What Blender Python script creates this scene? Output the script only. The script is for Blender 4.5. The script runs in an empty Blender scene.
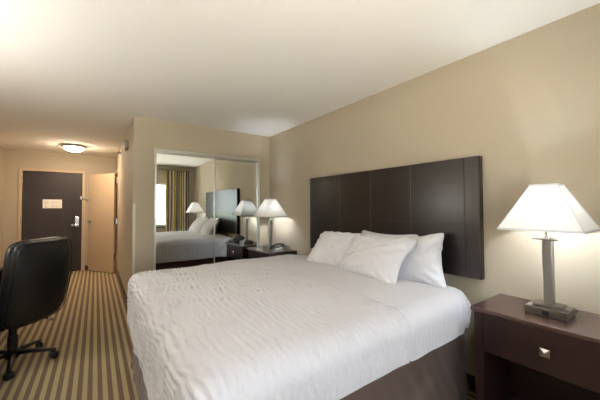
import bpy, bmesh, math, random
from mathutils import Vector, Matrix, noise
random.seed(4)
C = bpy.context.scene.collection
sc = bpy.context.scene
PI = math.pi
# ------------------------------------------------------------------ room numbers (metres)
XR, XL, YC, YE, XC, YW, H = 2.245, -1.412, 4.0, 7.646, 0.368, -0.36, 2.44

# ------------------------------------------------------------------ helpers
def obj(name, bm, m, parent=None, smooth=False):
    me = bpy.data.meshes.new(name)
    bmesh.ops.recalc_face_normals(bm, faces=bm.faces)
    bm.to_mesh(me); bm.free()
    if m: me.materials.append(m)
    if smooth:
        for p in me.polygons: p.use_smooth = True
        if smooth == 'auto':
            me.set_sharp_from_angle(angle=math.radians(38))
    o = bpy.data.objects.new(name, me); C.objects.link(o)
    if parent: o.parent = parent
    return o

def tag(o, label, cat, group=None):
    o['label'] = label; o['category'] = cat
    if group: o['group'] = group
    return o

def thing(name, label, cat, loc=(0, 0, 0), rz=0, group=None):
    o = bpy.data.objects.new(name, None); C.objects.link(o)
    o.location = loc; o.rotation_euler = (0, 0, rz); o.empty_display_size = 0.1
    return tag(o, label, cat, group)

def struct(name, bm=None, m=None, loc=(0, 0, 0), rz=0, smooth=False):
    if bm is None:
        o = bpy.data.objects.new(name, None); C.objects.link(o); o.empty_display_size = 0.1
    else:
        o = obj(name, bm, m, None, smooth)
    o.location = loc; o.rotation_euler = (0, 0, rz); o['kind'] = 'structure'
    return o

def merge(dst, src, M=None):
    me = bpy.data.meshes.new('tmp'); src.to_mesh(me); src.free()
    if M is not None: me.transform(M)
    dst.from_mesh(me); bpy.data.meshes.remove(me)

def box(bm, x0, x1, y0, y1, z0, z1, bev=0.0, seg=2, M=None):
    b = bmesh.new()
    bmesh.ops.create_cube(b, size=1)
    bmesh.ops.scale(b, vec=(x1 - x0, y1 - y0, z1 - z0), verts=b.verts)
    bmesh.ops.translate(b, vec=((x0 + x1) / 2, (y0 + y1) / 2, (z0 + z1) / 2), verts=b.verts)
    if bev > 0:
        bmesh.ops.bevel(b, geom=b.edges[:], offset=bev, segments=seg, profile=0.5, affect='EDGES')
    merge(bm, b, M)
    return bm

def nbox(*a, **k): return box(bmesh.new(), *a, **k)

def lathe(bm, prof, n=32, M=None, cap=True):
    b = bmesh.new(); rings = []
    for r, z in prof:
        if r < 1e-5: rings.append([b.verts.new((0, 0, z))])
        else: rings.append([b.verts.new((r * math.cos(2 * PI * i / n), r * math.sin(2 * PI * i / n), z)) for i in range(n)])
    for a, c in zip(rings, rings[1:]):
        if len(a) == 1 and len(c) == 1: continue
        for i in range(n):
            j = (i + 1) % n
            if len(a) == 1: b.faces.new((a[0], c[i], c[j]))
            elif len(c) == 1: b.faces.new((a[i], a[j], c[0]))
            else: b.faces.new((a[i], a[j], c[j], c[i]))
    if cap:
        for r in (rings[0], rings[-1]):
            if len(r) > 2: b.faces.new(r)
    merge(bm, b, M)
    return bm

def tube(bm, pts, rad, n=12, flat=1.0):
    pts = [Vector(p) for p in pts]; b = bmesh.new(); rings = []
    R = rad if isinstance(rad, (list, tuple)) else [rad] * len(pts)
    for i, p in enumerate(pts):
        t = (pts[min(i + 1, len(pts) - 1)] - pts[max(i - 1, 0)]).normalized()
        up = Vector((0, 0, 1)) if abs(t.z) < 0.95 else Vector((1, 0, 0))
        s = t.cross(up).normalized(); w = s.cross(t)
        rings.append([b.verts.new(p + R[i] * (math.cos(2 * PI * k / n) * s + flat * math.sin(2 * PI * k / n) * w)) for k in range(n)])
    for a, c in zip(rings, rings[1:]):
        for k in range(n): b.faces.new((a[k], a[(k + 1) % n], c[(k + 1) % n], c[k]))
    b.faces.new(rings[0]); b.faces.new(rings[-1])
    merge(bm, b)
    return bm

def spline(P, n=8):
    P = [Vector(p) for p in P]; out = []
    for i in range(len(P) - 1):
        a, b, c, d = P[max(i - 1, 0)], P[i], P[i + 1], P[min(i + 2, len(P) - 1)]
        for k in range(n):
            t = k / n
            out.append(0.5 * ((2 * b) + (c - a) * t + (2 * a - 5 * b + 4 * c - d) * t * t + (3 * b - a - 3 * c + d) * t ** 3))
    out.append(P[-1]); return out

def cushion(W, Hh, T, n=5, res=26, p=3.0, q=2.2, fn=None):
    """rounded-outline pad, x = width, y = height, z = thickness; fn bends a point"""
    b = bmesh.new(); g = {}
    for side in (1, -1):
        for i in range(res + 1):
            for j in range(res + 1):
                u = -1 + 2 * i / res; v = -1 + 2 * j / res
                u = math.sin(u * PI / 2); v = math.sin(v * PI / 2)
                r = max(abs(u), abs(v))
                edge = i in (0, res) or j in (0, res)
                if edge and (0, i, j) in g: g[(side, i, j)] = g[(0, i, j)]; continue
                k = r / max((abs(u) ** n + abs(v) ** n) ** (1 / n), 1e-6) if r > 0 else 1
                z = 0 if edge else side * T / 2 * (1 - r ** p) ** (1 / q)
                co = Vector((W / 2 * u * k, Hh / 2 * v * k, z))
                if fn: co = fn(co, u, v)
                vv = b.verts.new(co); g[(side, i, j)] = vv
                if edge: g[(0, i, j)] = vv
        for i in range(res):
            for j in range(res):
                try: b.faces.new((g[(side, i, j)], g[(side, i + 1, j)], g[(side, i + 1, j + 1)], g[(side, i, j + 1)]))
                except ValueError: pass
    return b

def frame_M(o, xa, ya, za):
    M = Matrix.Identity(4)
    for i, a in enumerate((xa, ya, za)):
        for k in range(3): M[k][i] = a[k]
    for k in range(3): M[k][3] = o[k]
    return M

# ------------------------------------------------------------------ materials
def s2l(c): return tuple(((v / 255) / 12.92 if v / 255 <= 0.04045 else ((v / 255 + 0.055) / 1.055) ** 2.4) for v in c)
def mat(name, rgb, rough=0.6, metal=0.0, spec=0.5, bump=None, var=None, sheen=0):
    m = bpy.data.materials.new(name); m.use_nodes = True
    nt = m.node_tree; b = nt.nodes['Principled BSDF']
    col = (*s2l(rgb), 1)
    b.inputs['Base Color'].default_value = col
    b.inputs['Roughness'].default_value = rough; b.inputs['Metallic'].default_value = metal
    b.inputs['Specular IOR Level'].default_value = spec
    if sheen: b.inputs['Sheen Weight'].default_value = sheen
    tc = nt.nodes.new('ShaderNodeTexCoord')
    if bump:
        sc_, dist, strength, det = bump
        n = nt.nodes.new('ShaderNodeTexNoise'); n.inputs['Scale'].default_value = sc_; n.inputs['Detail'].default_value = det
        nt.links.new(tc.outputs['Object'], n.inputs['Vector'])
        bp = nt.nodes.new('ShaderNodeBump'); bp.inputs['Distance'].default_value = dist; bp.inputs['Strength'].default_value = strength
        nt.links.new(n.outputs['Fac'], bp.inputs['Height']); nt.links.new(bp.outputs['Normal'], b.inputs['Normal'])
    if var:
        sc2, amt, stretch = var
        mp = nt.nodes.new('ShaderNodeMapping'); mp.inputs['Scale'].default_value = stretch
        n2 = nt.nodes.new('ShaderNodeTexNoise'); n2.inputs['Scale'].default_value = sc2; n2.inputs['Detail'].default_value = 4
        r = nt.nodes.new('ShaderNodeValToRGB')
        r.color_ramp.elements[0].position = .3; r.color_ramp.elements[1].position = .7
        r.color_ramp.elements[0].color = (*[c * (1 - amt) for c in col[:3]], 1)
        r.color_ramp.elements[1].color = (*[min(1, c * (1 + amt)) for c in col[:3]], 1)
        nt.links.new(tc.outputs['Object'], mp.inputs['Vector']); nt.links.new(mp.outputs['Vector'], n2.inputs['Vector'])
        nt.links.new(n2.outputs['Fac'], r.inputs['Fac']); nt.links.new(r.outputs['Color'], b.inputs['Base Color'])
    return m

WALL = mat('wall_paint', (182, 170, 149), 0.75, bump=(90, 0.004, 0.35, 3), spec=0.3)
CEIL = mat('ceiling_plaster', (238, 235, 228), 0.9, bump=(45, 0.004, 0.35, 3), spec=0.2)
PAINT = mat('door_paint', (196, 172, 142), 0.5)
DOORDARK = mat('dark_door_veneer', (52, 44, 44), 0.5, var=(6, .15, (1, 1, .08)))
WOOD = mat('espresso_wood', (46, 27, 25), 0.36, var=(9, .22, (1, .12, 1)), spec=0.5)
WOODTOP = mat('espresso_wood_top', (72, 50, 45), 0.24, var=(9, .18, (1, .12, 1)), spec=1.0)
LEATHER = mat('headboard_leather', (28, 19, 17), 0.28, bump=(9, 0.003, 0.25, 3), spec=0.7, var=(5, .15, (1, 1, 1)))
INLAY = mat('headboard_inlay', (120, 112, 105), 0.4, metal=.6)
CHROME = mat('satin_nickel', (214, 213, 212), 0.2, metal=1.0)
NICKELD = mat('brushed_nickel', (168, 165, 160), 0.33, metal=1.0)
MIRROR = mat('mirror_glass', (236, 240, 236), 0.0, metal=1.0)
ALU = mat('aluminium', (205, 203, 196), 0.32, metal=.85)
NICKELB = mat('dark_brushed_nickel', (128, 121, 112), 0.3, metal=1.0)
BASEB = mat('vinyl_baseboard', (62, 50, 44), 0.55)
LINEN = mat('pillow_cotton', (224, 223, 226), 0.85, bump=(11, 0.02, 0.5, 5), spec=.2)
SHEET = mat('sheet_cotton', (238, 237, 238), 0.85, bump=(10, 0.01, 0.3, 3), spec=.2)
SKIRT = mat('bed_skirt_fabric', (108, 88, 80), 0.8, bump=(300, 0.002, 0.3, 2), spec=.25, sheen=.3)
BLACKL = mat('black_leatherette', (18, 18, 18), 0.38, bump=(160, 0.0015, 0.35, 3), spec=.42)
BLACKP = mat('black_plastic', (20, 20, 21), 0.42)
BLACKP2 = mat('phone_plastic', (26, 26, 28), 0.35)
WHITEP = mat('white_plastic', (226, 226, 222), 0.4)
GREYP = mat('grey_plastic', (150, 146, 134), 0.5)
PAPER = mat('paper', (240, 236, 228), 0.7)
INK = mat('ink', (205, 190, 176), 0.7)
INKD = mat('ink_dark', (50, 40, 36), 0.7)
RED = mat('red_lamp', (200, 30, 20), 0.4)
GUARD = mat('clear_corner_guard', (214, 204, 186), 0.25)
BOUNCE_GROUND = mat('pale_bounce_ground', (206, 203, 196), 0.9, var=(1, .06, (1, 1, 1)))
LEAF = mat('tree_leaves', (70, 104, 52), 0.9, var=(4, .4, (1, 1, 1)))
BARK = mat('tree_bark', (84, 70, 58), 0.9)
TILE = mat('bathroom_paint', (150, 140, 125), 0.7)

def carpet_mat():
    m = mat('striped_carpet', (120, 100, 80), 0.95, spec=.1); nt = m.node_tree; b = nt.nodes['Principled BSDF']
    tc = nt.nodes['Texture Coordinate']; sx = nt.nodes.new('ShaderNodeSeparateXYZ'); nt.links.new(tc.outputs['Object'], sx.inputs[0])
    nz = nt.nodes.new('ShaderNodeTexNoise'); nz.inputs['Scale'].default_value = 150; nz.inputs['Detail'].default_value = 2
    nt.links.new(tc.outputs['Object'], nz.inputs['Vector'])
    def mth(op, a, b_=None, v=None):
        n = nt.nodes.new('ShaderNodeMath'); n.operation = op
        nt.links.new(a, n.inputs[0])
        if b_ is not None: nt.links.new(b_, n.inputs[1])
        if v is not None: n.inputs[1].default_value = v
        return n.outputs[0]
    j = mth('MULTIPLY', nz.outputs['Fac'], v=0.008)
    x = mth('ADD', sx.outputs['X'], j)
    x = mth('MULTIPLY', x, v=2 * PI / 0.0605)
    s = mth('SINE', x)
    r = nt.nodes.new('ShaderNodeValToRGB'); r.color_ramp.elements[0].position = .40; r.color_ramp.elements[1].position = .60
    r.color_ramp.elements[0].color = (*s2l((130, 108, 94)), 1); r.color_ramp.elements[1].color = (*s2l((186, 170, 128)), 1)
    f = mth('MULTIPLY', s, v=.5); f = mth('ADD', f, v=.5)
    nt.links.new(f, r.inputs['Fac'])
    n2 = nt.nodes.new('ShaderNodeTexNoise'); n2.inputs['Scale'].default_value = 260; n2.inputs['Detail'].default_value = 3
    nt.links.new(tc.outputs['Object'], n2.inputs['Vector'])
    mx = nt.nodes.new('ShaderNodeMixRGB'); mx.blend_type = 'MULTIPLY'; mx.inputs['Fac'].default_value = .5
    r2 = nt.nodes.new('ShaderNodeValToRGB'); r2.color_ramp.elements[0].position = .3; r2.color_ramp.elements[1].position = .65
    r2.color_ramp.elements[0].color = (.6, .6, .6, 1); r2.color_ramp.elements[1].color = (1, 1, 1, 1)
    nt.links.new(n2.outputs['Fac'], r2.inputs['Fac'])
    nt.links.new(r.outputs['Color'], mx.inputs[1]); nt.links.new(r2.outputs['Color'], mx.inputs[2])
    nt.links.new(mx.outputs[0], b.inputs['Base Color'])
    bp = nt.nodes.new('ShaderNodeBump'); bp.inputs['Distance'].default_value = .006; bp.inputs['Strength'].default_value = .6
    nt.links.new(n2.outputs['Fac'], bp.inputs['Height']); nt.links.new(bp.outputs['Normal'], b.inputs['Normal'])
    return m
CARPET = carpet_mat()

def curtain_mat():
    m = mat('striped_curtain', (150, 140, 110), 0.8, spec=.2); nt = m.node_tree; b = nt.nodes['Principled BSDF']
    uv = nt.nodes.new('ShaderNodeUVMap'); sx = nt.nodes.new('ShaderNodeSeparateXYZ'); nt.links.new(uv.outputs[0], sx.inputs[0])
    mu = nt.nodes.new('ShaderNodeMath'); mu.operation = 'FRACT'
    nt.links.new(sx.outputs['X'], mu.inputs[0])
    r = nt.nodes.new('ShaderNodeValToRGB'); r.color_ramp.interpolation = 'CONSTANT'
    cols = [(0, (178, 162, 66)), (.2, (228, 222, 200)), (.3, (92, 78, 70)), (.42, (150, 140, 118)), (.55, (232, 228, 212)), (.62, (96, 84, 72)), (.7, (196, 184, 110)), (.82, (120, 106, 88)), (.9, (214, 208, 186))]
    e = r.color_ramp.elements
    e[0].position = 0; e[0].color = (*s2l(cols[0][1]), 1); e[1].position = cols[1][0]; e[1].color = (*s2l(cols[1][1]), 1)
    for p, c in cols[2:]:
        k = e.new(p); k.color = (*s2l(c), 1)
    nt.links.new(mu.outputs[0], r.inputs['Fac']); nt.links.new(r.outputs['Color'], b.inputs['Base Color'])
    return m
CURT = curtain_mat()

def coverlet_mat():
    m = mat('rippled_coverlet', (207, 205, 209), 0.85, spec=.2, sheen=.2); nt = m.node_tree; b = nt.nodes['Principled BSDF']
    tc = nt.nodes['Texture Coordinate']
    mp = nt.nodes.new('ShaderNodeMapping'); mp.inputs['Scale'].default_value = (1, .38, 1)
    n1 = nt.nodes.new('ShaderNodeTexNoise'); n1.inputs['Scale'].default_value = 42; n1.inputs['Detail'].default_value = 2; n1.inputs['Distortion'].default_value = .4
    nt.links.new(tc.outputs['Object'], mp.inputs['Vector']); nt.links.new(mp.outputs['Vector'], n1.inputs['Vector'])
    bp = nt.nodes.new('ShaderNodeBump'); bp.inputs['Distance'].default_value = .012; bp.inputs['Strength'].default_value = .55
    nt.links.new(n1.outputs['Fac'], bp.inputs['Height']); nt.links.new(bp.outputs['Normal'], b.inputs['Normal'])
    return m
COVER = coverlet_mat()

def shade_mat():
    m = bpy.data.materials.new('lampshade_fabric'); m.use_nodes = True; nt = m.node_tree; nt.nodes.clear()
    o = nt.nodes.new('ShaderNodeOutputMaterial'); mx = nt.nodes.new('ShaderNodeMixShader'); mx.inputs[0].default_value = .058
    d = nt.nodes.new('ShaderNodeBsdfDiffuse'); t = nt.nodes.new('ShaderNodeBsdfTranslucent')
    d.inputs[0].default_value = (.9, .88, .83, 1); t.inputs[0].default_value = (.88, .84, .76, 1)
    nt.links.new(d.outputs[0], mx.inputs[1]); nt.links.new(t.outputs[0], mx.inputs[2]); nt.links.new(mx.outputs[0], o.inputs[0])
    return m
SHADE = shade_mat()
def emis(name, rgb, s):
    m = bpy.data.materials.new(name); m.use_nodes = True; nt = m.node_tree; nt.nodes.clear()
    o = nt.nodes.new('ShaderNodeOutputMaterial'); e = nt.nodes.new('ShaderNodeEmission')
    e.inputs[0].default_value = (*rgb, 1); e.inputs[1].default_value = s
    nt.links.new(e.outputs[0], o.inputs[0]); return m
BULB = emis('bulb_glow', (1, .88, .7), 12)
BOWL = emis('bowl_glow', (1, .80, .60), 140)
GLOBE = emis('globe_glow', (1, .97, .92), 34)
def glass_mat():
    m = bpy.data.materials.new('window_glass'); m.use_nodes = True; nt = m.node_tree; nt.nodes.clear()
    o = nt.nodes.new('ShaderNodeOutputMaterial'); mx = nt.nodes.new('ShaderNodeMixShader'); mx.inputs[0].default_value = .06
    t = nt.nodes.new('ShaderNodeBsdfTransparent'); g = nt.nodes.new('ShaderNodeBsdfGlossy'); g.inputs['Roughness'].default_value = 0
    nt.links.new(t.outputs[0], mx.inputs[1]); nt.links.new(g.outputs[0], mx.inputs[2]); nt.links.new(mx.outputs[0], o.inputs[0]); return m
GLASS = glass_mat()

# ------------------------------------------------------------------ room shell
T = 0.12
struct('floor', nbox(XL - T, XR + T, YW - T, YE + T, -.05, 0), CARPET)
struct('ceiling', nbox(XL - T, XR + T, YW - T, YE + T, H, H + .08), CEIL)
struct('wall_right', nbox(XR, XR + T, YW - T, YE + T, 0, H), WALL)
struct('wall_left', nbox(XL - T, XL, YW - T, YE + T, 0, H), WALL)
# closet front wall with an opening for the mirror doors
CX0, CX1, CZ = .60, 2.045, 2.02
b = bmesh.new(); box(b, XC, CX0, YC, YC + .1, 0, H); box(b, CX1, XR, YC, YC + .1, 0, H); box(b, CX0, CX1, YC, YC + .1, CZ, H)
struct('wall_closet', b, WALL)
struct('wall_closet_back', nbox(XC + .1, XR, 4.62, 4.7, 0, H), WALL)
# hall wall with the bathroom door opening
HY0, HY1, DZ = 6.86, 7.56, 2.05
b = bmesh.new(); box(b, XC, XC + .1, YC + .1, HY0, 0, H); box(b, XC, XC + .1, HY1, YE, 0, H); box(b, XC, XC + .1, HY0, HY1, DZ, H)
struct('wall_hall', b, WALL)
# entry wall with the entry door opening
EX0, EX1 = -1.165, -.235
b = bmesh.new(); box(b, XL, EX0, YE, YE + T, 0, H); box(b, EX1, XR, YE, YE + T, 0, H); box(b, EX0, EX1, YE, YE + T, DZ, H)
box(b, EX0, EX1, YE + T - .02, YE + T, 0, DZ)
struct('wall_entry', b, WALL)
# window wall
WX0, WX1, WZ0, WZ1 = -.85, 1.72, .82, 1.97
b = bmesh.new(); box(b, XL, WX0, YW - T, YW, 0, H); box(b, WX1, XR, YW - T, YW, 0, H)
box(b, WX0, WX1, YW - T, YW, 0, WZ0); box(b, WX0, WX1, YW - T, YW, WZ1, H)
struct('wall_window', b, WALL)
w = struct('window_1')
b = bmesh.new(); y0, y1 = YW - .10, YW - .05
box(b, WX0, WX1, y0, y1, WZ0, WZ0 + .05); box(b, WX0, WX1, y0, y1, WZ1 - .05, WZ1)
for x in (WX0, (WX0 + WX1) / 2 - .025, WX1 - .05): box(b, x, x + .05, y0, y1, WZ0 + .05, WZ1 - .05)
obj('window_frame', b, ALU, w)
obj('window_pane', nbox(WX0 + .05, WX1 - .05, YW - .078, YW - .072, WZ0 + .05, WZ1 - .05), GLASS, w)
obj('window_sill', nbox(WX0 - .03, WX1 + .03, YW - .05, YW + .04, WZ0 - .03, WZ0, bev=.004), BASEB, w)
# baseboards
def bb(name, *a): struct(name, nbox(*a, bev=.003), BASEB)
bb('baseboard_right', XR - .012, XR, YW, YC, 0, .1)
bb('baseboard_left', XL, XL + .012, YW, YE, 0, .1)
bb('baseboard_closet', XC - .012, CX0 - .01, YC - .012, YC, 0, .1)
bb('baseboard_closet_corner', CX1 + .01, XR - .012, YC - .012, YC, 0, .1)
bb('baseboard_hall', XC - .012, XC, YC, HY0 - .07, 0, .1)
bb('baseboard_entry', EX1 + .06, XC, YE - .012, YE, 0, .1)
bb('baseboard_entry_left', XL + .012, EX0 - .06, YE - .012, YE, 0, .1)
bb('baseboard_window', XL + .012, XR - .012, YW, YW + .012, 0, .1)
# corner guard on the closet/hall corner
b = bmesh.new(); box(b, XC - .004, XC, YC - .004, YC + .025, .1, 1.37); box(b, XC - .004, XC + .025, YC - .004, YC, .1, 1.37)
struct('trim_1', b, GUARD)
# entry door
d = struct('door_1')
b = bmesh.new()
box(b, EX0 - .05, EX0, YE - .018, YE, 0, DZ + .05, bev=.003); box(b, EX1, EX1 + .05, YE - .018, YE, 0, DZ + .05, bev=.003)
box(b, EX0, EX1, YE - .018, YE, DZ, DZ + .05, bev=.003)
obj('door_frame', b, PAINT, d)
leaf = obj('door_panel', nbox(EX0 + .004, EX1 - .004, YE + .012, YE + .055, .012, DZ - .004, bev=.002), DOORDARK, d)
b = bmesh.new(); box(b, -.352, -.282, YE - .006, YE + .012, .93, 1.135, bev=.006)
lk = obj('door_lock', b, CHROME, d)
b = bmesh.new(); lathe(b, [(.017, 0), (.017, .045), (.0, .047)], 16, Matrix.Translation((-.317, YE - .006, .965)) @ Matrix.Rotation(PI / 2, 4, 'X'))
box(b, -.41, -.305, YE - .058, YE - .044, .953, .977, bev=.005)
obj('lever_handle', b, CHROME, lk)
obj('lock_display', nbox(-.34, -.294, YE - .010, YE - .006, 1.07, 1.115, bev=.003), WHITEP, lk)
b = bmesh.new(); lathe(b, [(.009, 0), (.009, .004), (.004, .006)], 12, Matrix.Translation((-.704, YE + .012, 1.60)) @ Matrix.Rotation(PI / 2, 4, 'X'))
obj('peephole', b, CHROME, d)
b = bmesh.new(); box(b, -.268, -.24, YE - .02, YE + .012, 1.50, 1.56, bev=.003)
sb = obj('swing_bar_catch', b, WHITEP, d)
b = bmesh.new(); tube(b, spline([(-.254, YE - .03, 1.525), (-.20, YE - .045, 1.523), (-.15, YE - .05, 1.52)], 4), .006, 8)
box(b, EX1 + .005, EX1 + .04, YE - .026, YE - .018, 1.49, 1.55, bev=.002); box(b, -.162, -.138, YE - .058, YE - .018, 1.51, 1.53, bev=.002)
obj('swing_bar', b, NICKELD, d)
for z in (.28, 1.08, 1.86):
    obj('hinge', nbox(EX0 - .012, EX0 + .012, YE - .024, YE - .004, z - .055, z + .055, bev=.004), CHROME, d)
# evacuation notice on the door (paper print)
n = thing('door_notice', 'small cream printed notice sheet fixed to the dark entry door', 'notice', (-.715, YE + .0105, 1.405))
obj('sheet', nbox(-.148, .148, -.0015, 0, -.088, .088), PAPER, n)
b = bmesh.new()
for k in range(4): box(b, -.125, -.055, -.0025, -.0018, .052 - k * .017, .058 - k * .017)
for k in range(4): box(b, -.02, .12, -.0025, -.0018, .055 - k * .016, .059 - k * .016)
for k in range(3): box(b, -.02, .12, -.0025, -.0018, -.038 - k * .014, -.033 - k * .014)
obj('printed_lines', b, INK, n)
b = bmesh.new(); box(b, -.112, -.088, -.0025, -.0018, -.068, -.058); box(b, -.11, -.1, -.0025, -.0018, -.058, -.05)
obj('printed_mark', b, INKD, n)
# bathroom door, open into the hall
d = struct('door_2')
b = bmesh.new()
for x0, x1 in ((XC - .015, XC), (XC + .1, XC + .115)):
    box(b, x0, x1, HY0 - .055, HY0, 0, DZ + .055); box(b, x0, x1, HY1, HY1 + .055, 0, DZ + .055); box(b, x0, x1, HY0, HY1, DZ, DZ + .055)
box(b, XC, XC + .1, HY0, HY0 + .012, 0, DZ); box(b, XC, XC + .1, HY1 - .012, HY1, 0, DZ); box(b, XC, XC + .1, HY0 + .012, HY1 - .012, DZ - .012, DZ)
obj('door_frame', b, PAINT, d)
hx, hy = XC - .068, HY0 + .03
ex, ey = -.125, 7.56
dv = Vector((ex - hx, ey - hy, 0)); L = dv.length; dv.normalize(); nv = Vector((dv.y, -dv.x, 0))
Md = frame_M((hx, hy, 0), dv, nv, (0, 0, 1))      # x along the leaf, y thickness towards the wall
obj('door_panel', nbox(0, L, 0, .05, .012, DZ - .03, bev=.002, M=Md), PAINT, d)
for z in (.33, 1.05, 1.86):
    b = bmesh.new(); box(b, -.003, 0, .006, .05, z - .055, z + .055, M=Md)
    box(b, XC - .019, XC - .0155, HY0 - .03, HY0 + .0, z - .055, z + .055)
    lathe(b, [(.008, z - .055), (.008, z + .055)], 10, Matrix.Translation((hx + .045, hy - .012, 0)))
    box(b, hx + .03, XC - .016, HY0 + .0, HY0 + .012, z - .055, z + .055)
    obj('hinge', b, CHROME, d)
b = bmesh.new()
Mh = Md @ Matrix.Translation((L - .07, 0, 0))
lathe(b, [(.028, 0), (.028, .008), (.012, .014), (.012, .045)], 20, Mh @ Matrix.Translation((0, 0, 1.03)) @ Matrix.Rotation(PI / 2, 4, 'X'))
box(b, -.012, .012, -.062, -.044, 1.02, 1.04, bev=.004, M=Mh)
box(b, -.1, .012, -.060, -.046, 1.021, 1.039, bev=.006, M=Mh)
obj('lever_handle', b, CHROME, d)
obj('door_stop', nbox(L - .02, L + .01, -.02, 0, .02, .09, bev=.003, M=Md), BASEB, d)

# closet mirror doors
struct('trim_2', nbox(CX0 - .012, CX1 + .012, YC - .045, YC + .05, CZ, CZ + .045, bev=.003), ALU)
struct('trim_3', nbox(CX0, CX1, YC - .03, YC + .05, 0, .012), ALU)
b = bmesh.new(); box(b, CX0 - .006, CX0, YC - .045, YC, 0, CZ); box(b, CX1, CX1 + .006, YC - .045, YC, 0, CZ)
struct('trim_4', b, ALU)
def mirror_door(x0, x1, y, label):
    t = thing('mirror_door', label, 'mirror door', ((x0 + x1) / 2, y, .014)); w = (x1 - x0) / 2; hh = CZ - .016
    b = bmesh.new(); f = .015
    box(b, -w, -w + f, -.012, .012, 0, hh, bev=.002); box(b, w - f, w, -.012, .012, 0, hh, bev=.002)
    box(b, -w + f, w - f, -.012, .012, 0, f); box(b, -w + f, w - f, -.012, .012, hh - f, hh)
    obj('door_frame', b, ALU, t)
    obj('mirror_pane', nbox(-w + f, w - f, -.003, .003, f, hh - f), MIRROR, t)
mirror_door(CX0 + .001, 1.362, YC - .022, 'left sliding mirror door of the closet, showing the striped curtain')
mirror_door(1.338, CX1 - .001, YC + .006, 'right sliding mirror door of the closet, beside the far nightstand')

# hall fittings
t = thing('ceiling_light', 'round glowing flush ceiling light with nickel rim in entry hall', 'ceiling light', (-.333, 6.56, H))
b = bmesh.new(); lathe(b, [(.17, 0), (.178, -.012), (.172, -.036), (.149, -.042)], 40); obj('rim', b, NICKELD, t, 'auto')
b = bmesh.new(); R = .148
lathe(b, [(R * math.cos(a), -.034 - .072 * math.sin(a)) for a in [i * PI / 16 for i in range(9)]][:-1] + [(0, -.106)], 40, cap=False)
obj('glass_bowl', b, BOWL, t, True)
t = thing('alarm_box', 'small grey alarm box high on hall wall near the corner', 'alarm', (XC, 4.78, 2.15))
obj('case', nbox(-.045, 0, -.055, .055, 0, .125, bev=.006), GREYP, t)
obj('lens', nbox(-.052, -.045, -.03, .03, .03, .095, bev=.003), mat('alarm_lens', (190, 188, 176), .3), t)
t = thing('wall_sprinkler', 'tiny sprinkler head high on hall wall before bathroom door', 'sprinkler', (XC, 6.15, 2.32))
b = bmesh.new(); Rm = Matrix.Rotation(-PI / 2, 4, 'Y')
lathe(b, [(.032, 0), (.032, .004), (.012, .008), (.012, .05), (.004, .052)], 16, Rm); obj('escutcheon', b, NICKELD, t, 'auto')
b = bmesh.new(); lathe(b, [(.02, .055), (.02, .058)], 12, Rm); tube(b, [(-.05, 0, .0), (-.058, 0, 0)], .004, 8); obj('deflector', b, NICKELD, t)

# ------------------------------------------------------------------ bed
YN, YF = .925, 2.845          # near and far side of the mattress
XF, XH = .262, 2.165          # foot and head end
bed = thing('bed', 'king bed with mattress and dark taupe skirt beneath white covers', 'bed', ((XF + XH) / 2, (YN + YF) / 2, 0))
bed_inv = Matrix.Translation((-(XF + XH) / 2, -(YN + YF) / 2, 0))
def bobj(name, bm, m, smooth=False):
    bm.transform(bed_inv); return obj(name, bm, m, bed, smooth)
b = bmesh.new(); box(b, XF + .08, XH - .07, YN + .10, YF - .10, .04, .42, bev=.02); bobj('box_spring', b, SKIRT)
b = bmesh.new(); box(b, XF + .06, XH - .04, YN + .095, YF - .055, .42, .735, bev=.07, seg=6); bobj('mattress', b, SHEET, True)
# skirt: one fabric strip round foot and both sides, slightly gathered
def skirt():
    bm = bmesh.new(); path = []
    xs0, xs1, yn, yf, r = XF + .010, XH - .05, YN + .072, YF - .04, .03
    n = 150
    for i in range(n + 1): path.append((xs1 + (xs0 + r - xs1) * i / n, yn, 0, -1))
    for k in range(1, 8):
        a = -PI / 2 - k * PI / 16; path.append((xs0 + r + r * math.cos(a), yn + r + r * math.sin(a), math.cos(a), math.sin(a)))
    for i in range(n + 1): path.append((xs0, yn + r + (yf - yn - 2 * r) * i / n, -1, 0))
    for k in range(1, 8):
        a = PI - k * PI / 16; path.append((xs0 + r + r * math.cos(a), yf - r + r * math.sin(a), math.cos(a), math.sin(a)))
    for i in range(n + 1): path.append((xs0 + r + (xs1 - xs0 - r) * i / n, yf, 0, 1))
    NZ = 26; rows = []
    for j in range(NZ + 1):
        f = j / NZ; z = .60 * (1 - f) + .006 * f; row = []
        for (x, y, nx, ny) in path:
            s = noise.noise(Vector((x * 5 + 3, y * 5, f * 1.2))) * .016 * f + noise.noise(Vector((x * 13 + z * 9, y * 13, z * 4 + 7))) * (.022 if ny < 0 else .010) * f
            s += .018 * f * f
            row.append(bm.verts.new((x + nx * s, y + ny * s, z)))
        rows.append(row)
    for a, c in zip(rows, rows[1:]):
        for k in range(len(path) - 1): bm.faces.new((a[k], a[k + 1], c[k + 1], c[k]))
    return bm
sk = bobj('bed_skirt', skirt(), SKIRT, True)
so = sk.modifiers.new('thick', 'SOLIDIFY'); so.thickness = .004; so.offset = -1

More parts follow.
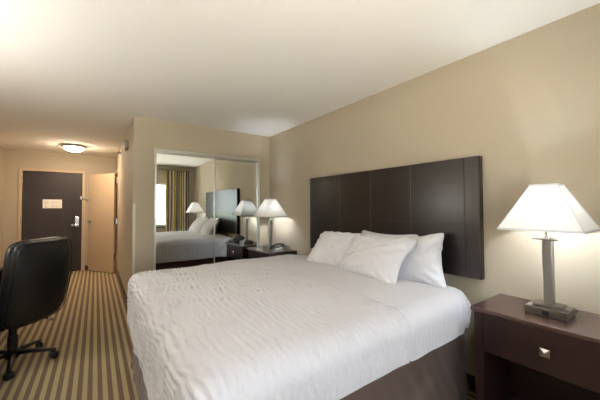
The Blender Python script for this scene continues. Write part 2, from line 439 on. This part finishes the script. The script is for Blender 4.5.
# draped cloth over a box with rounded rim
def drape(x0, x1, yn, yf, top, R, Lf, Ln, Lfar, res, disp, flare=.01, crown=.02):
    """x0 foot edge, x1 head end (cloth just ends there), L* = overhang lengths"""
    bm = bmesh.new()
    cx0, cyn, cyf = x0 + R, yn + R, yf - R
    A = cx0 - (Lf + R); nx_ = int((x1 - A) / (res * .6)); B0 = cyn - (Ln + R); B1 = cyf + (Lfar + R); ny_ = int((B1 - B0) / (res * 1.45))
    V = {}; K = {}
    for i in range(nx_ + 1):
        for j in range(ny_ + 1):
            a = A + (x1 - A) * i / nx_; bq = B0 + (B1 - B0) * j / ny_
            ox = max(0, cx0 - a); oyn = max(0, cyn - bq); oyf = max(0, bq - cyf); oy = max(oyn, oyf)
            dd = math.hypot(ox, oy); px = max(a, cx0); py = min(max(bq, cyn), cyf)
            if dd > 0: nx, ny = -ox / dd, (-oyn + oyf) / dd
            else: nx = ny = 0
            side = Ln if oyn > 0 else Lfar
            lim = ((nx * nx) * Lf + (ny * ny) * side) + R if dd else 9
            lim += .008 * noise.noise(Vector((px * 3, py * 3, 5))) if dd else 0
            cl = dd > lim + 1e-9; K[i, j] = cl; dd = min(dd, lim)
            if dd < R * PI / 2: h, dz, pn = R * math.sin(dd / R), R * (1 - math.cos(dd / R)), dd / R
            else: h, dz, pn = R + flare * (dd - R * PI / 2), R + dd - R * PI / 2, PI / 2
            # slight crown on top
            u = (px - x0) / (x1 - x0); v = (py - yn) / (yf - yn) * 2 - 1
            p = Vector((px + nx * h, py + ny * h, top - dz + crown * (1 - v * v) * (1 if dd == 0 else 0.0)))
            hd = sm(x1 - .36, x1, p.x) ** 1.3; p.y += hd * (.145 if v < -.5 else -.05 if v > .5 else 0) * min(1, abs(v) ** 6 + .0) ; p.z -= .03 * hd
            N = Vector((nx * math.sin(pn), ny * math.sin(pn), math.cos(pn)))
            p += N * disp(a, bq, p, dd, N, lim)
            V[i, j] = bm.verts.new(p)
    for i in range(nx_):
        for j in range(ny_):
            q = [(i, j), (i + 1, j), (i + 1, j + 1), (i, j + 1)]
            if all(K[k] for k in q): continue
            bm.faces.new([V[k] for k in q])
    return bm
def sm(e0, e1, x):
    t = min(1, max(0, (x - e0) / (e1 - e0))); return t * t * (3 - 2 * t)
def cover_disp(a, b_, p, dd, N, lim):
    big = noise.noise(Vector((p.x * 2.2, p.y * 2.2, p.z * 2.2))) * .012
    w = noise.noise(Vector((a * 3, b_ * 3, 2))) * .9
    ph = 2 * PI * a / .034 + 5.0 * noise.noise(Vector((a * 5, b_ * 8, 1.3))) + 2.4 * noise.noise(Vector((a * 12, b_ * 17, 7)))
    rip = math.sin(ph) * (.3 + 1.3 * max(0, .3 + noise.noise(Vector((a * 10, b_ * 15, 3)))))
    fade = 1 - .80 * sm(1.3, 1.45, p.x)
    fold = noise.noise(Vector((a * 7, b_ * 7, 9))) * .028 * sm(.15, .45, dd) * .6
    seam = -.012 * math.exp(-((p.x - 1.33 - .05 * (b_ - 1.5)) / .006) ** 2)
    headfold = .018 * math.sin(a * 34 + dd * 26 + 1) * sm(1.72, 1.98, p.x) * sm(.04, .16, dd)
    return big + rip * .0052 * fade * sm(0, .03, lim - dd) + fold + seam + headfold
cv = obj('coverlet', drape(.225, 2.10, .872, 2.885,     .775, .095, .365, .185, .30, .0078, cover_disp), COVER, None, True)
tag(cv, 'white rippled coverlet spread over the king bed', 'coverlet')

# pillows
def pillow(y, x, z, w, h, th, tilt, yaw, seed, label, roll=0):
    def fn(co, u, v):
        co = co.copy()
        co.x *= 1 - .10 * (1 - v * v); co.y *= 1 - .15 * (1 - u * u)
        q = Vector((co.x * 5 + seed * 7, co.y * 5, seed))
        e = max(abs(u), abs(v))
        wr = noise.noise(q * 1.3) * .014 + (1 - abs(noise.noise(Vector((co.x * 11 + co.y * 6 + seed, co.y * 13 - co.x * 5, seed * 3)))) * 2) * .013
        wr += .007 * math.sin((abs(u) - abs(v)) * 16 + seed * 2) * sm(.5, .95, e) * (1 - sm(.95, 1.0, e))
        co.z += wr * (1 if co.z >= 0 else -1) * (1 - sm(.93, 1, e)) + noise.noise(q) * .012 * e
        co.z -= .03 * (u * u) * (v * v)
        return co
    bm = cushion(w, h, th, n=14, res=44, p=2.4, q=2.0, fn=fn)
    o = obj('pillow', bm, LINEN, None, True)
    th_ = math.radians(tilt); ya = Vector((math.cos(th_), 0, math.sin(th_))); xa = Vector((0, -1, 0)); za = xa.cross(ya)
    o.matrix_world = Matrix.Translation((x, y, z)) @ Matrix.Rotation(math.radians(yaw), 4, 'Z') @ frame_M((0, 0, 0), xa, ya, za) @ Matrix.Rotation(math.radians(roll), 4, 'Z')
    tag(o, label, 'pillow', None)
    return o
pillow(1.68, 2.10, .903, .62, .42, .13, 76, 0, 2, 'white pillow mostly hidden behind the others, standing against the headboard')
pillow(1.365, 2.02, .905, .56, .42, .15, 76, 2, 3, 'white pillow nearest the large lamp, corner pointing up', roll=8)
pillow(2.085, 1.885, .912, .59, .43, .17, 52, 3, 5, 'white front pillow nearest the telephone, left of the others')
pillow(1.56, 1.82, .925, .63, .43, .16, 50, -3, 8, 'white front pillow in the middle, overlapping the pillow nearest the large lamp')

# headboard
HX = XR - .06
hb = thing('headboard', 'dark brown leather panelled headboard mounted on the beige wall', 'headboard', (XR, 1.882, .81))
obj('backing_board', nbox(-.05, -.001, -.969, .982, 0, .872, bev=.004), WOOD, hb)
ycuts = [-.966, -.868, -.431, .007, .445, .883, .979]; zcuts = [.003, .39, .79, .869]
for k in range(6):
    bm = bmesh.new()
    for j in range(3):
        y0, y1, z0, z1 = ycuts[k] + .0012, ycuts[k + 1] - .0012, zcuts[j], zcuts[j + 1] - .0001
        box(bm, -.062, -.045, y0, y1, z0, z1, bev=.0009, seg=2)
    obj('leather_panel', bm, LEATHER, hb)
for y in (ycuts[2], ycuts[3], ycuts[4]):
    obj('inlay_strip', nbox(-.0622, -.045, y - .0018, y + .0018, .004, .868), INLAY, hb)

# ------------------------------------------------------------------ nightstands (front faces -x)
def nightstand(x0, yc, label, w=.69, h=.735, dp=.425):
    t = thing('nightstand', label, 'nightstand', (x0 + dp / 2, yc, 0)); X = -dp / 2; Y = w / 2
    obj('top', nbox(X, X + dp - .002, -Y, Y, h - .024, h, bev=.005, seg=3), WOODTOP, t)
    for s in (-1, 1):
        y0, y1 = sorted((s * (Y - .012), s * (Y - .06)))
        obj('side_panel', nbox(X + .018, X + dp - .004, y0, y1, 0, h - .024, bev=.003), WOOD, t)
    Yi = Y - .06
    obj('back_panel', nbox(X + dp - .03, X + dp - .012, -Yi, Yi, .06, h - .024), WOOD, t)
    obj('shelf', nbox(X + .04, X + dp - .03, -Yi, Yi, .07, .10, bev=.002), WOOD, t)
    obj('divider_board', nbox(X + .04, X + dp - .03, -Yi, Yi, .49, .505), WOOD, t)
    d = obj('drawer', nbox(X + .020, X + .042, -Yi + .002, Yi - .002, .488, h - .028, bev=.002), WOOD, t)
    b = bmesh.new(); c = Vector((X + .020, 0, .598)); s = .021
    box(b, c.x - .014, c.x, -.007, .007, c.z - .007, c.z + .007)
    box(b, c.x - .022, c.x - .014, -s, s, c.z - s, c.z + s, bev=.002)
    v = [b.verts.new((c.x - .0215, a * s * .9, c.z + q * s * .9)) for a, q in ((-1, -1), (1, -1), (1, 1), (-1, 1))]; p = b.verts.new((c.x - .031, 0, c.z))
    for i in range(4): b.faces.new((v[i], v[(i + 1) % 4], p))
    obj('knob', b, CHROME, d)
    return t
nightstand(1.82, .478, 'dark wood nightstand in the foreground right of the bed')
nightstand(1.82, 3.57, 'dark wood nightstand between the bed and the mirror doors, under the telephone', h=.73)

# ------------------------------------------------------------------ lamps
def lamp(x, y, z, label, watt, cord=True):
    t = thing('table_lamp', label, 'lamp', (x, y, z))
    b = bmesh.new(); box(b, -.08, .08, -.09, .09, 0, .042, bev=.002); obj('base', b, NICKELB, t)
    b = bmesh.new(); box(b, -.045, .05, -.062, .062, .042, .056, bev=.002); obj('base_plate', b, NICKELB, t)
    b = bmesh.new(); box(b, -.0822, -.08, -.018, .012, .009, .033, bev=.0008); o = obj('usb_socket', b, BLACKP, t)
    for yy in (-.074, .074):
        b = bmesh.new(); box(b, -.06, -.01, yy - .011, yy + .011, .042, .0432, bev=.0005); obj('outlet', b, WHITEP if yy > 0 else BLACKP, t)
    b = bmesh.new(); box(b, -.021, .021, -.021, .021, .056, .405, bev=.003); obj('column', b, NICKELD, t)
    b = bmesh.new(); box(b, -.055, .055, -.055, .055, .405, .413, bev=.001); obj('collar', b, CHROME, t)
    b = bmesh.new(); lathe(b, [(.011, .413), (.011, .455), (.018, .46), (.018, .50), (.01, .505)], 16); obj('socket_neck', b, CHROME, t, 'auto')
    b = bmesh.new(); lathe(b, [(.012, .505), (.014, .52), (.027, .545), (.030, .565), (.024, .585), (0, .595)], 20, cap=False)
    obj('bulb', b, BULB, t, True)
    z0, z1, r0, r1 = .464, .703, .178, .060
    b = bmesh.new()
    for (a, ra), (c, rc) in (((z0, r0), (z1, r1)),):
        P0 = [b.verts.new((sx * ra, sy * ra, a)) for sx, sy in ((-1, -1), (1, -1), (1, 1), (-1, 1))]
        P1 = [b.verts.new((sx * rc, sy * rc, c)) for sx, sy in ((-1, -1), (1, -1), (1, 1), (-1, 1))]
        for i in range(4): b.faces.new((P0[i], P0[(i + 1) % 4], P1[(i + 1) % 4], P1[i]))
    sh = obj('lamp_shade', b, SHADE, t)
    b = bmesh.new()
    for zz, r in ((z0, r0 + .001), (z1, r1 + .001)):
        for k in range(4):
            box(b, -r - .002, r + .002, -r - .002, -r + .001, zz - .006, zz + .006, M=Matrix.Rotation(k * PI / 2, 4, 'Z'))
    for sx, sy in ((-1, -1), (1, -1), (1, 1), (-1, 1)): tube(b, [(sx * r0, sy * r0, z0), (sx * r1, sy * r1, z1)], .0025, 6)
    obj('shade_trim', b, LINEN, sh)
    b = bmesh.new()
    tube(b, [(-r1, 0, z1 - .003), (r1, 0, z1 - .003)], .0018, 6); tube(b, [(0, -r1, z1 - .003), (0, r1, z1 - .003)], .0018, 6)
    hp = [(0, .034, .5), (0, .05, .56), (0, .04, .64), (0, 0, .702), (0, -.04, .64), (0, -.05, .56), (0, -.034, .5)]
    tube(b, spline(hp, 5), .0018, 6); obj('harp', b, CHROME, t)
    b = bmesh.new(); lathe(b, [(.004, .702), (.004, .708), (.009, .712), (.009, .719), (0, .722)], 14); obj('finial', b, NICKELD, t, 'auto')
    if cord:
        b = bmesh.new(); tube(b, spline([(.08, -.05, .008), (.11, -.07, .004), (.15, -.075, .004), (.185, -.075, .004)], 5), .003, 8)
        obj('cord', b, BLACKP, t, True)
    L = bpy.data.lights.new('bulb_light', 'POINT'); L.energy = watt; L.color = (.90, 1, 1.13); L.shadow_soft_size = .032
    lo = bpy.data.objects.new('bulb_light', L); C.objects.link(lo); lo.parent = t; lo.location = (0, 0, .565)
    bpy.data.objects
    return t
LW = 122; UPW = 46
lamp(2.035, .508, .7352, 'large table lamp on the foreground nightstand with white tapered shade', LW)
lamp(2.035, 3.60, .7302, 'table lamp beside the telephone on the far nightstand by the mirror', LW)
# ------------------------------------------------------------------ telephone
t = thing('telephone', 'black desk telephone with silver edge on the far nightstand', 'telephone', (1.99, 3.30, .7302), math.radians(-8))
b = bmesh.new()
def wedge(b, x0, x1, y0, y1, za, zb, z0=0):
    v = [b.verts.new(p) for p in ((x0, y0, z0), (x1, y0, z0), (x1, y1, z0), (x0, y1, z0), (x0, y0, za), (x1, y0, zb), (x1, y1, zb), (x0, y1, za))]
    for f in ((0, 3, 2, 1), (4, 5, 6, 7), (0, 1, 5, 4), (1, 2, 6, 5), (2, 3, 7, 6), (3, 0, 4, 7)): b.faces.new([v[i] for i in f])
wedge(b, -.10, .12, -.09, .10, .022, .075); bmesh.ops.bevel(b, geom=b.edges[:], offset=.004, segments=2, affect='EDGES')
body = obj('phone_body', b, BLACKP2, t, 'auto')
b = bmesh.new(); wedge(b, -.105, .115, -.098, -.088, .030, .083, .012); bmesh.ops.bevel(b, geom=b.edges[:], offset=.002, segments=1, affect='EDGES')
obj('silver_edge', b, CHROME, t)
Ms = Matrix.Translation((0, 0, .050)) @ Matrix.Rotation(-math.atan2(.053, .22), 4, 'Y')
b = bmesh.new()
for i in range(4):
    for j in range(3): box(b, -.06 + i * .024, -.044 + i * .024, -.075 + j * .024, -.059 + j * .024, 0, .006, bev=.001, M=Ms)
obj('keypad', b, WHITEP, t)
b = bmesh.new(); hs = [(-.095, .055, .006), (-.08, .055, .022), (-.03, .055, .040), (.03, .055, .040), (.08, .055, .022), (.095, .055, .006)]
b2 = bmesh.new(); tube(b2, spline(hs, 5), [.024] * 3 + [.022] * 3 + [.017] * 15 + [.022] * 3 + [.024] * 2, 14, .7); merge(b, b2, Ms)
obj('handset', b, BLACKP2, t, True)
obj('message_light', nbox(-.112, -.104, -.097, -.08, .014, .026, bev=.001), RED, t)

# ------------------------------------------------------------------ desk (only its end shows behind the chair)
t = thing('desk', 'brown desk along the left wall behind the black office chair', 'desk', (XL + .33, 3.36, 0))
DW = mat('desk_laminate', (128, 96, 72), 0.35, var=(8, .12, (1, .12, 1)))
obj('desk_top', nbox(-.325, .33, -1.07, 1.09, .712, .742, bev=.004), DW, t)
for y in (-1.05, 1.04): obj('leg_panel', nbox(-.31, .30, y, y + .03, 0, .712, bev=.002), WOOD, t)
obj('modesty_panel', nbox(-.31, -.29, -1.02, 1.04, .25, .712), WOOD, t)
obj('apron', nbox(.27, .29, -1.02, 1.04, .692, .712), WOOD, t)
t = thing('desk_lamp', 'unseen white globe lamp, made bare to brighten the room, on a nickel stem standing on the brown desk', 'lamp', (-1.12, 2.80, .7422))  # unseen lamp sited from the headboard glint; bare globe added to brighten closet wall
b = bmesh.new(); lathe(b, [(.085, 0), (.085, .012), (.03, .02), (.012, .03), (.012, .52), (.04, .53), (.045, .545)], 28); obj('base', b, NICKELD, t, 'auto')
b = bmesh.new(); lathe(b, [(.045, .545)] + [(.13 * math.sin(a), .665 - .13 * math.cos(a)) for a in [PI * (.12 + .88 * i / 16) for i in range(17)]][:-1] + [(0, .795)], 32, cap=False); obj('glass_globe', b, GLOBE, t, True)

# ------------------------------------------------------------------ added unseen uplighter to brighten the ceiling
t = thing('added_uplighter', 'unseen uplighter added to brighten the ceiling, standing at the near end of the desk', 'lamp', (-1.18, 2.06, 0))
b = bmesh.new(); lathe(b, [(.14, 0), (.14, .012), (.10, .022), (.014, .03)], 32); obj('base', b, NICKELD, t, 'auto')
b = bmesh.new(); tube(b, [(0, 0, .02), (0, 0, 1.70)], .012, 14); obj('pole', b, NICKELD, t, True)
b = bmesh.new(); lathe(b, [(.02, 1.69), (.08, 1.705), (.14, 1.74), (.175, 1.80), (.172, 1.80), (.137, 1.745), (.078, 1.711), (.02, 1.70)], 32); obj('lamp_shade', b, WHITEP, t, 'auto')
b = bmesh.new(); lathe(b, [(.012, 1.705), (.014, 1.72), (.028, 1.745), (.024, 1.775), (0, 1.785)], 18, cap=False); obj('bulb', b, BULB, t, True)
L = bpy.data.lights.new('fill_uplight', 'POINT'); L.energy = UPW; L.color = (.95, .99, 1); L.shadow_soft_size = .05
lo = bpy.data.objects.new('fill_uplight', L); C.objects.link(lo); lo.parent = t; lo.location = (0, 0, 1.765)

# ------------------------------------------------------------------ office chair, local +y is the way it faces
ch = thing('office_chair', 'black leather office chair turned towards the desk', 'office chair', (-.56, 3.415, 0), math.radians(53))
rec = math.radians(7)
def backM(y, z): return Matrix.Translation((0, y, z)) @ Matrix.Rotation(rec, 4, 'X') @ Matrix.Rotation(PI / 2, 4, 'X')
def bend(k, s):
    def fn(co, u, v):
        co = co.copy(); co.z += -k * u * u + s * math.cos(v * 2.2) * .5
        if v > 0: co.x *= 1 - .05 * v * v
        return co
    return fn
# after rotation local z of the pad points to -y (rear)
bm = cushion(.53, .68, .075, n=9, res=30, p=7, q=2.4, fn=bend(.035, .03)); bm.transform(backM(-.265, .715)); obj('backrest_shell', bm, BLACKL, ch, True)
bm = cushion(.535, .66, .11, n=6, res=30, p=5, q=2.2, fn=bend(.035, .03)); bm.transform(backM(-.212, .737)); obj('backrest_cushion', bm, BLACKL, ch, True)
b = bmesh.new(); pts = []
for k in range(61):
    a = 2 * PI * k / 60; u, v = math.cos(a), math.sin(a); r = 1 / ((abs(u) ** 9 + abs(v) ** 9) ** (1 / 9)); m_ = max(abs(u), abs(v))
    co = Vector((.265 * u * r,   .34 * v * r, 0)); co = bend(.035, .03)(co, u * r, v * r); co.z += .028
    co.x *= .97; co.y *= .975; pts.append(co)
tube(b, pts, .0045, 6); b.transform(backM(-.268, .715)); obj('piping', b, BLACKL, ch, True)
bm = cushion(.52, .50, .13, n=4.5, res=26, p=5, q=2.2, fn=lambda co, u, v: Vector((co.x, co.y, co.z - (.03 * v ** 2 if v > 0 else 0)))); bm.transform(Matrix.Translation((0, .05, .465))); obj('seat', bm, BLACKL, ch, True)
obj('seat_plate', nbox(-.17, .17, -.16, .2, .375, .40, bev=.01), BLACKP, ch)
obj('tilt_mechanism', nbox(-.09, .09, -.12, .13, .33, .375, bev=.012), BLACKP, ch)
b = bmesh.new(); tube(b, spline([(0, -.1, .37), (0, -.18, .372), (0, -.215, .40), (0, -.22, .47)], 5), .022, 10, 1.0); obj('back_bracket', b, BLACKP, ch, True)
b = bmesh.new(); tube(b, spline([(.08, -.02, .355), (.17, -.05, .345), (.235, -.08, .305)], 5), .006, 8); lv = obj('tilt_lever', b, CHROME, ch, True)
b = bmesh.new(); tube(b, [(.225, -.075, .310), (.25, -.09, .292), (.268, -.10, .278)], [.011, .016, .013], 12); obj('lever_knob', b, CHROME, lv, True)
b = bmesh.new(); lathe(b, [(.034, .11), (.034, .25), (.026, .252), (.026, .335)], 24); obj('gas_column', b, BLACKP, ch, 'auto')
b = bmesh.new(); lathe(b, [(.0, .065), (.045, .065), (.052, .08), (.052, .12), (.04, .13), (0, .13)], 24, cap=False); obj('base_hub', b, BLACKP, ch, 'auto')
for s in (-1, 1):
    x = s * .262
    b = bmesh.new(); tube(b, spline([(s * .2, .20, .43), (x, .20, .46), (x + s * .01, .18, .56), (x, .15, .655)], 6), .018, 10, 1.4)
    tube(b, spline([(s * .2, .10, .43), (x, .10, .46), (x + s * .01, .07, .56), (x, .05, .655)], 6), .018, 10, 1.4)
    ar = obj('armrest', b, BLACKP, ch, True)
    obj('arm_pad', nbox(x - .035, x + .035, -.14, .16, .65, .685, bev=.014, seg=4), BLACKL, ar, True)
for k in range(5):
    a = math.radians(-12 + 72 * k - 53); c, s = math.cos(a), math.sin(a)
    b = bmesh.new(); tube(b, [(c * .03, s * .03, .098), (c * .15, s * .15, .095), (c * .275, s * .275, .078), (c * .295, s * .295, .075)], [.026, .022, .017, .015], 10, .8)
    lg = obj('base_leg', b, BLACKP, ch, True)
    b = bmesh.new(); M = Matrix.Translation((c * .28, s * .28, .03)) @ Matrix.Rotation(a + .9, 4, 'Z')
    for q in (-1, 1): lathe(b, [(0, -.009), (.024, -.009), (.030, -.004), (.030, .004), (.024, .009), (0, .009)], 18, M @ Matrix.Translation((0, q * .014, 0)) @ Matrix.Rotation(PI / 2, 4, 'X'), cap=False)
    box(b, -.016, .016, -.006, .006, .0, .045, bev=.003, M=M)
    obj('caster', b, BLACKP, lg, 'auto')

# ------------------------------------------------------------------ curtains and outside
def curtain(x0, x1, label, phase):
    bm = bmesh.new(); uvl = bm.loops.layers.uv.new('UVMap'); n = 160; nz = 16; rows = []
    for j in range(nz + 1):
        z = 2.30 + (.03 - 2.30) * j / nz; row = []
        for i in range(n + 1):
            f = i / n; x = x0 + (x1 - x0) * f
            y = YW + .105 + .032 * math.sin(f * 2 * PI * 6 + phase + .2 * math.sin(j * .5)) + .01 * noise.noise(Vector((f * 9, j * .3, phase)))
            row.append((bm.verts.new((x, y, z)), f))
        rows.append(row)
    for j in range(nz):
        for i in range(n):
            q = [rows[j][i], rows[j][i + 1], rows[j + 1][i + 1], rows[j + 1][i]]
            fc = bm.faces.new([k[0] for k in q])
            for lp, k in zip(fc.loops, q): lp[uvl].uv = (k[1] * 2.6 + phase, 0)
    o = obj('curtain', bm, CURT, None, True); tag(o, label, 'curtain'); s = o.modifiers.new('t', 'SOLIDIFY'); s.thickness = .003
    return o
curtain(1.49, 2.08, 'striped olive and grey curtain seen in the mirror, nearest the bed', 0.1)
curtain(-1.12, -.62, 'striped olive and grey curtain at the far side of the window', 0.6)
t = thing('curtain_rod', 'metal curtain rod across the window wall above the curtains', 'curtain rod', (.48, YW, 2.32))
b = bmesh.new(); tube(b, [(-1.7, .105, 0), (1.66, .105, 0)], .010, 12); obj('rod', b, NICKELD, t, True)
for x in (-1.6, 0, 1.6): obj('bracket', nbox(x - .01, x + .01, 0, .105, -.008, .008), NICKELD, t)
struct('bounce_ground_outside', nbox(-60, 60, -90, YW - 1.0, -3.3, -3.2), BOUNCE_GROUND)  # unseen ground, made pale to bounce daylight up to the ceiling
sl = bpy.data.lights.new('sun', 'SUN'); sl.energy = 63; sl.angle = .01; sl.color = (1, .96, .9)
su = bpy.data.objects.new('sun', sl); C.objects.link(su); su.location = (6, 20, 30); su.rotation_euler = Vector((-.25, -.55, -.8)).to_track_quat('-Z', 'Y').to_euler()
for i, (x, y, r) in enumerate(((-9, -26, 3.2), (-3, -30, 3.8), (3.5, -27, 3.3), (10, -31, 4.0), (-16, -32, 4), (16, -27, 3.6))):
    tr = thing('tree', ['green tree outside the window, furthest left but one', 'tall green tree outside the window left of centre', 'green tree outside the window right of centre', 'large green tree outside the window, furthest right but one', 'green tree outside, furthest left', 'green tree outside, furthest right'][i], 'tree', (x, y, -3.2))
    b = bmesh.new(); tube(b, [(0, 0, 0), (.1, 0, 1.2), (0, .1, 2.4)], [.25, .2, .14], 8); obj('trunk', b, BARK, tr, True)
    b = bmesh.new(); bmesh.ops.create_icosphere(b, subdivisions=4, radius=1)
    for v in b.verts:
        k = 1 + .35 * noise.noise(v.co * 2 + Vector((i, 0, 0))) + .12 * noise.noise(v.co * 7)
        v.co = Vector((v.co.x * r * .8 * k, v.co.y * r * .8 * k, v.co.z * r * .33 * k + 2.3))
    obj('crown', b, LEAF, tr, True)

# ------------------------------------------------------------------ daylight
W = bpy.data.worlds.new('sky'); sc.world = W; W.use_nodes = True; nt = W.node_tree; bg = nt.nodes['Background']
bg.inputs[0].default_value = (.88, .95, 1.0, 1); bg.inputs[1].default_value = 5.4
pl = bpy.data.lights.new('window_portal', 'AREA'); pl.shape = 'RECTANGLE'; pl.size = WX1 - WX0; pl.size_y = WZ1 - WZ0; pl.cycles.is_portal = True
po = bpy.data.objects.new('window_portal', pl); C.objects.link(po); po.location = ((WX0 + WX1) / 2, YW - .11, (WZ0 + WZ1) / 2); po.rotation_euler = (PI / 2, 0, PI)

# ------------------------------------------------------------------ camera
f, yaw, pit, rol, cz = 287.892, .6171, .0243, -.0034, 1.3243
fw = Vector((math.sin(yaw) * math.cos(pit), math.cos(yaw) * math.cos(pit), math.sin(pit)))
r = Vector((math.cos(yaw), -math.sin(yaw), 0)); u = r.cross(fw)
r2 = math.cos(rol) * r + math.sin(rol) * u; u2 = -math.sin(rol) * r + math.cos(rol) * u
cam = bpy.data.cameras.new('camera'); co = bpy.data.objects.new('camera', cam); C.objects.link(co)
co.matrix_world = frame_M((0, 0, cz), r2, u2, -fw)
cam.sensor_width = 36; cam.lens = f / 600 * 36; cam.clip_start = .02; cam.clip_end = 300
sc.camera = co
sc.view_settings.view_transform = 'Standard'; sc.view_settings.look = 'None'; sc.view_settings.gamma = 1
sc.view_settings.use_curve_mapping = False; sc.view_settings.exposure = 0.0
sc.cycles.use_denoising = True
sc.cycles.max_bounces = 10; sc.cycles.diffuse_bounces = 7; sc.cycles.sample_clamp_indirect = 60
sc.cycles.caustics_reflective = False; sc.cycles.caustics_refractive = False
